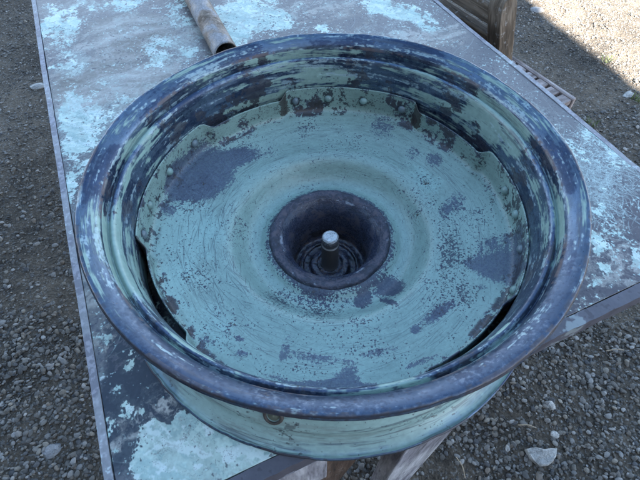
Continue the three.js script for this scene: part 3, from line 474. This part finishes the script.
{ // hub and its spindle
  const prof = [...curve([[0.0802, -0.1362], [0.0803, -0.1318], [0.0785, -0.1282], [0.0745, -0.1272], [0.0695, -0.1290], [0.0640, -0.1332], [0.0585, -0.1400], [0.0545, -0.1500], [0.0526, -0.1630], [0.0520, -0.1800], [0.0518, -0.2020]], 4),
    ...curve([[0.0500, -0.2045], [0.0445, -0.2045], [0.0435, -0.2015], [0.0405, -0.2005], [0.0380, -0.2015], [0.0370, -0.2050], [0.0285, -0.2050], [0.0275, -0.1995], [0.0250, -0.1975], [0.0190, -0.1970], [0.0175, -0.1990], [0.0110, -0.1992]], 3), [0.0110, -0.2090], [0.0560, -0.2090], [0.0566, -0.1800], [0.0580, -0.1600], [0.0625, -0.1480], [0.0690, -0.1400], [0.0760, -0.1372]];
  const bend = (r, y, th) => { const k = sstep(0.05, 0.07, r) * sstep(-0.139, -0.130, y); return [r + k * 0.0009 * smp(NA, Math.cos(th) * 0.3, Math.sin(th) * 0.3 + y), y + k * 0.0009 * smp(NS, Math.cos(th) * 0.13, Math.sin(th) * 0.13 + 0.4) + (y < -0.19 && y > -0.2085 && r > 0.012 ? 0.0011 * smp(NS, r * Math.cos(th) * 2.2, r * Math.sin(th) * 2.2) : 0)]; };
  const g = turned(prof, 160, { bend });
  const tex = makeTex(1024, 512, (i, j, o) => {
    const x = i / 1024, y = j / 512, a = smp(NA, x * 3, y * 3), b = smp(NB, x * 6, y * 6), f = smp(NF, x * 4, y * 4), c = smp(NS, x * 3, y * 3), k = 1 + 0.12 * f + 0.15 * b;
    o[0] = 0.034 * k; o[1] = 0.040 * k; o[2] = 0.064 * k; o[3] = 0.28 + 0.05 * f; o[4] = 0.5 + 0.12 * f + 0.1 * c;
    const dirt = sstep(0.9, 1.3, 0.7 * c + 0.5 * b + 0.3 * f); mix3(o, 0.09, 0.085, 0.08, dirt * 0.35);
    const ru = sstep(0.7, 1.0, 0.8 * b + 0.5 * c + 0.2 * f); mix3(o, 0.07, 0.055, 0.06, ru * 0.45); o[3] = lerp(o[3], 0.5, ru); o[4] += 0.1 * ru;
    const gl = sstep(1.9, 2.1, a + 0.5 * b) * sstep(0.16, 0.14, y); mix3(o, 0.24, 0.26, 0.30, gl * 0.7);  // gl: pale highlight on the lip, painted into the colour
    const cr = sstep(0.06, 0.03, Math.abs(c + 0.3 * f)) * sstep(0.2, 0.6, a); mix3(o, ...PITCH, cr * 0.8); o[4] -= 0.25 * cr;
    if (y < 0.075 || y > 0.96) { const ed = sstep(-0.2, 0.8, c + 0.6 * f); mix3(o, 0.085, 0.065, 0.08, ed * 0.55); mix3(o, 0.02, 0.02, 0.03, sstep(0.2, 0.9, -c + 0.5 * b) * 0.8); o[3] = 0.6; o[4] += 0.35 * (c + 0.5 * f); }
    if (y > 0.27) { const d = 0.42 * k; const gk = smp(NB, x * 4, y * 9); mix3(o, 0.015, 0.014, 0.014, 0.8 * sstep(0.2, 0.9, gk)); o[4] += 0.3 * gk; mix3(o, 0.10, 0.06, 0.04, 0.5 * sstep(0.9, 1.4, -gk + 0.4 * f)); }   // old grease and rust in the bore
  });
  part('hub', g, mat({ ...tex, bumpScale: 0.0004 }), wheel);
  const sp = [[0.0001, -0.1330], [0.0090, -0.1330], [0.0102, -0.1335], [0.0110, -0.1350], [0.0113, -0.1375], [0.0113, -0.1468], [0.0102, -0.1476], [0.0102, -0.1490], [0.0120, -0.1500]];
  for (let k = 0; k < 22; k++) sp.push([0.0120, -0.1512 - k * 0.002], [0.0112, -0.1522 - k * 0.002]);
  sp.push([0.0122, -0.1975], [0.0122, -0.2000]);
  const sg = new THREE.LatheGeometry(sp.map(([r, y]) => new THREE.Vector2(r, Y(y))).reverse(), 40); 
  const spindle = part('spindle', sg, mat({ color: lin(0.30, 0.29, 0.28), roughness: 0.38, metalness: 0.8 }), wheel);
  const tipTex = makeTex(128, 128, (i, j, o) => { const x = i / 128, y = j / 128, c = smp(NS, x, y * 0.5), f = smp(NF, x * 0.5, y * 0.5), k = 1 + 0.15 * c; o[0] = o[1] = o[2] = 0.8 * k; mix3(o, 0.45, 0.4, 0.36, sstep(1.2, 2.0, c + 0.6 * f) * 0.6); o[3] = 0.6 + 0.15 * c; o[4] = 0.5 + 0.2 * f; });
  const tip = new THREE.LatheGeometry([[0, -0.1326], [0.0088, -0.1326], [0.0102, -0.1331], [0.0114, -0.1349], [0.0115, -0.1400], [0.0114, -0.1404]].map(([r, y]) => new THREE.Vector2(r, Y(y))).reverse(), 40);
  part('tip', tip, mat({ color: lin(0.55, 0.54, 0.53), roughness: 0.6, metalness: 0.9, ...tipTex, bumpScale: 0.0006 }), spindle);
}
{ // valve plug in the lower bead seat
  const p = at(272, 419, TABLE_Y + WHEEL_W - 0.1165), th = Math.atan2(p.z, p.x), n = new THREE.Vector3(Math.cos(th) * 0.85, 0.53, Math.sin(th) * 0.85).normalize();
  const ring = new THREE.LatheGeometry([[0.0072, -0.003], [0.0072, 0.0022], [0.0085, 0.0026], [0.0100, 0.0020], [0.0110, 0.0002], [0.0112, -0.003]].map(a => new THREE.Vector2(...a)).reverse(), 28);
  const cap = new THREE.LatheGeometry([[0, 0.0014], [0.0012, 0.0016], [0.0016, 0.0006], [0.0058, 0.0004], [0.0066, -0.001], [0.0066, -0.004]].map(a => new THREE.Vector2(...a)).reverse(), 24);
  const q = new THREE.Quaternion().setFromUnitVectors(new THREE.Vector3(0, 1, 0), n);
  for (const [name, g, m] of [['valve_hole_ring', ring, mat({ color: lin(0.055, 0.048, 0.044), roughness: 0.6 })], ['valve_plug', cap, mat({ color: lin(0.12, 0.14, 0.11), roughness: 0.5 })]]) { const o = part(name, g, m, wheel); o.position.set(0.2425 * Math.cos(th), Y(-0.1185), 0.2425 * Math.sin(th)); o.quaternion.copy(q); }
}

// ---------------------------------------------------------------- stones, weeds and twigs that stand out of the gravel
{
  const sm = [[0.30, 0.30, 0.29], [0.40, 0.39, 0.37], [0.22, 0.22, 0.225]].map(c => mat({ ...rep(makeTex(128, 128, (i, j, o) => { const x = i / 128, y = j / 128, a = smp(NS, x * 0.5, y * 0.5), f = smp(NF, x * 0.5, y * 0.5), k = 1 + 0.12 * a + 0.1 * f; o[0] = c[0] * k; o[1] = c[1] * k; o[2] = c[2] * k; o[3] = 0.85; o[4] = 0.5 + 0.1 * a + 0.1 * f; }), 1), bumpScale: 0.002 }));
  const stone = (u, v, w, h, m, label, turn = 0, flat = 0.4, k = 1) => {
    const p = at(u, v, 0.004), e = at(u + w / 2, v, 0.004), f = at(u, v + h / 2, 0.004), rx = p.distanceTo(e), rz = p.distanceTo(f);
    const o = solo('stone', rockGeo(3, 20 + k, 0.62), sm[m], label, 'stone'); o.scale.set(rx, Math.min(rx, rz) * flat / 0.5, rz * 1.1); o.rotation.y = turn; o.position.set(p.x, groundY(p.x, p.z) + Math.min(rx, rz) * flat * 0.35, p.z);
  };
  // the angular slab
  { const p = at(543, 456, 0.01), s = new THREE.Shape(), c = [[-0.034, -0.012], [-0.014, -0.017], [0.006, -0.014], [0.022, -0.018], [0.034, -0.019], [0.031, -0.006], [0.020, 0.008], [0.008, 0.016], [-0.008, 0.018], [-0.019, 0.010], [-0.028, 0.004]]; c.forEach(([x, y], i) => i ? s.lineTo(x, -y) : s.moveTo(x, -y)); s.closePath();
    const g = new THREE.ExtrudeGeometry(s, { depth: 0.012, bevelEnabled: true, bevelSize: 0.004, bevelThickness: 0.006, bevelSegments: 2 }); g.rotateX(-Math.PI / 2); { const p2 = g.attributes.position; for (let i = 0; i < p2.count; i++) if (p2.getY(i) > 0.01) p2.setY(i, p2.getY(i) + 0.0022 * smp(NS, p2.getX(i) * 3, p2.getZ(i) * 3)); g.computeVertexNormals(); metreUV(g, 'x', 12); }
    const o = solo('stone', g, sm[0], 'pale angular flat stone slab, largest in the gravel beside the workbench leg', 'stone'); o.position.set(p.x, groundY(p.x, p.z) + 0.004, p.z); o.rotation.set(0.12, -0.1, 0.1); }
  stone(53, 451, 15, 14, 2, 'flat grey round stone in gravel along the workbench long side', 0.3, 0.35, 1);
  stone(629, 95, 15, 7, 0, 'whitish flat stone near the sunlit gravel edge', 0.4, 0.3, 2);
  stone(537, 9, 11, 5, 2, 'grey flat stone beside the bench post at the shadow edge', 0, 0.35, 3);
  stone(37, 86, 11, 5, 0, 'pale flat stone beside the far workbench edge', 0.2, 0.35, 4);
  stone(556, 434, 8, 8, 1, 'small pale rounded pebble between the angular slab and the wheel', 0.2, 0.6, 5);
  stone(509, 447, 8, 6, 1, 'small buff rounded pebble between the angular slab and the pale leg', 0.9, 0.6, 6);
  stone(551, 405, 7, 8, 1, 'small whitish upright pebble in the dense gravel', 0.4, 0.7, 7);
  const blade = (h, w, lean) => { const g = new THREE.PlaneGeometry(w, h, 1, 4), p = g.attributes.position; for (let i = 0; i < p.count; i++) { const t = p.getY(i) / h + 0.5; p.setXYZ(i, p.getX(i) * (1 - t * 0.85), t * h * (1 - 0.25 * t * lean), lean * h * t * t); } return g; };
  const gm = new THREE.MeshPhysicalMaterial({ color: lin(0.10, 0.14, 0.035), roughness: 0.8, side: THREE.DoubleSide, transmission: 0.3, thickness: 0 });
  for (const [u, v, n, h, label] of [[606, 62, 14, 0.04, 'small green weed tuft near the sunlit gravel edge'], [594, 122, 16, 0.035, 'low green weed growing beside the workbench long edge'], [636, 101, 14, 0.035, 'small green weed beside the whitish flat stone']]) {
    const p = at(u, v, 0), gs = []; for (let k = 0; k < n; k++) { const g = blade(h * rr(0.5, 1.1), rr(0.003, 0.007), rr(0.3, 1.1)); g.rotateY(rr(0, 6.28)); g.translate(rr(-0.02, 0.02), 0, rr(-0.02, 0.02)); gs.push(g); }
    const g = mergeGeometries(gs); g.computeVertexNormals(); const o = solo('weed', g, gm, label, 'weed'); o.position.set(p.x, groundY(p.x, p.z), p.z);
  }
  const tm = mat({ color: lin(0.30, 0.24, 0.17), roughness: 0.9 });
  for (const [u0, v0, u1, v1, label] of [[456, 457, 465, 478, 'thin dry straw lying near the pale workbench leg'], [518, 425, 536, 428, 'short dry twig lying among pebbles close to the angular slab'], [606, 351, 624, 350, 'pale straw on dense gravel under the workbench front corner']]) {
    const y = 0.012, a = at(u0, v0, y), b = at(u1, v1, y), m = a.clone().add(b).multiplyScalar(0.5).add(new THREE.Vector3(0.004, 0.003, -0.003));
    solo('twig', new THREE.TubeGeometry(new THREE.CatmullRomCurve3([a, m, b]), 10, 0.0013, 6), tm, label, 'twig');
  }
}

renderer.render(scene, camera);
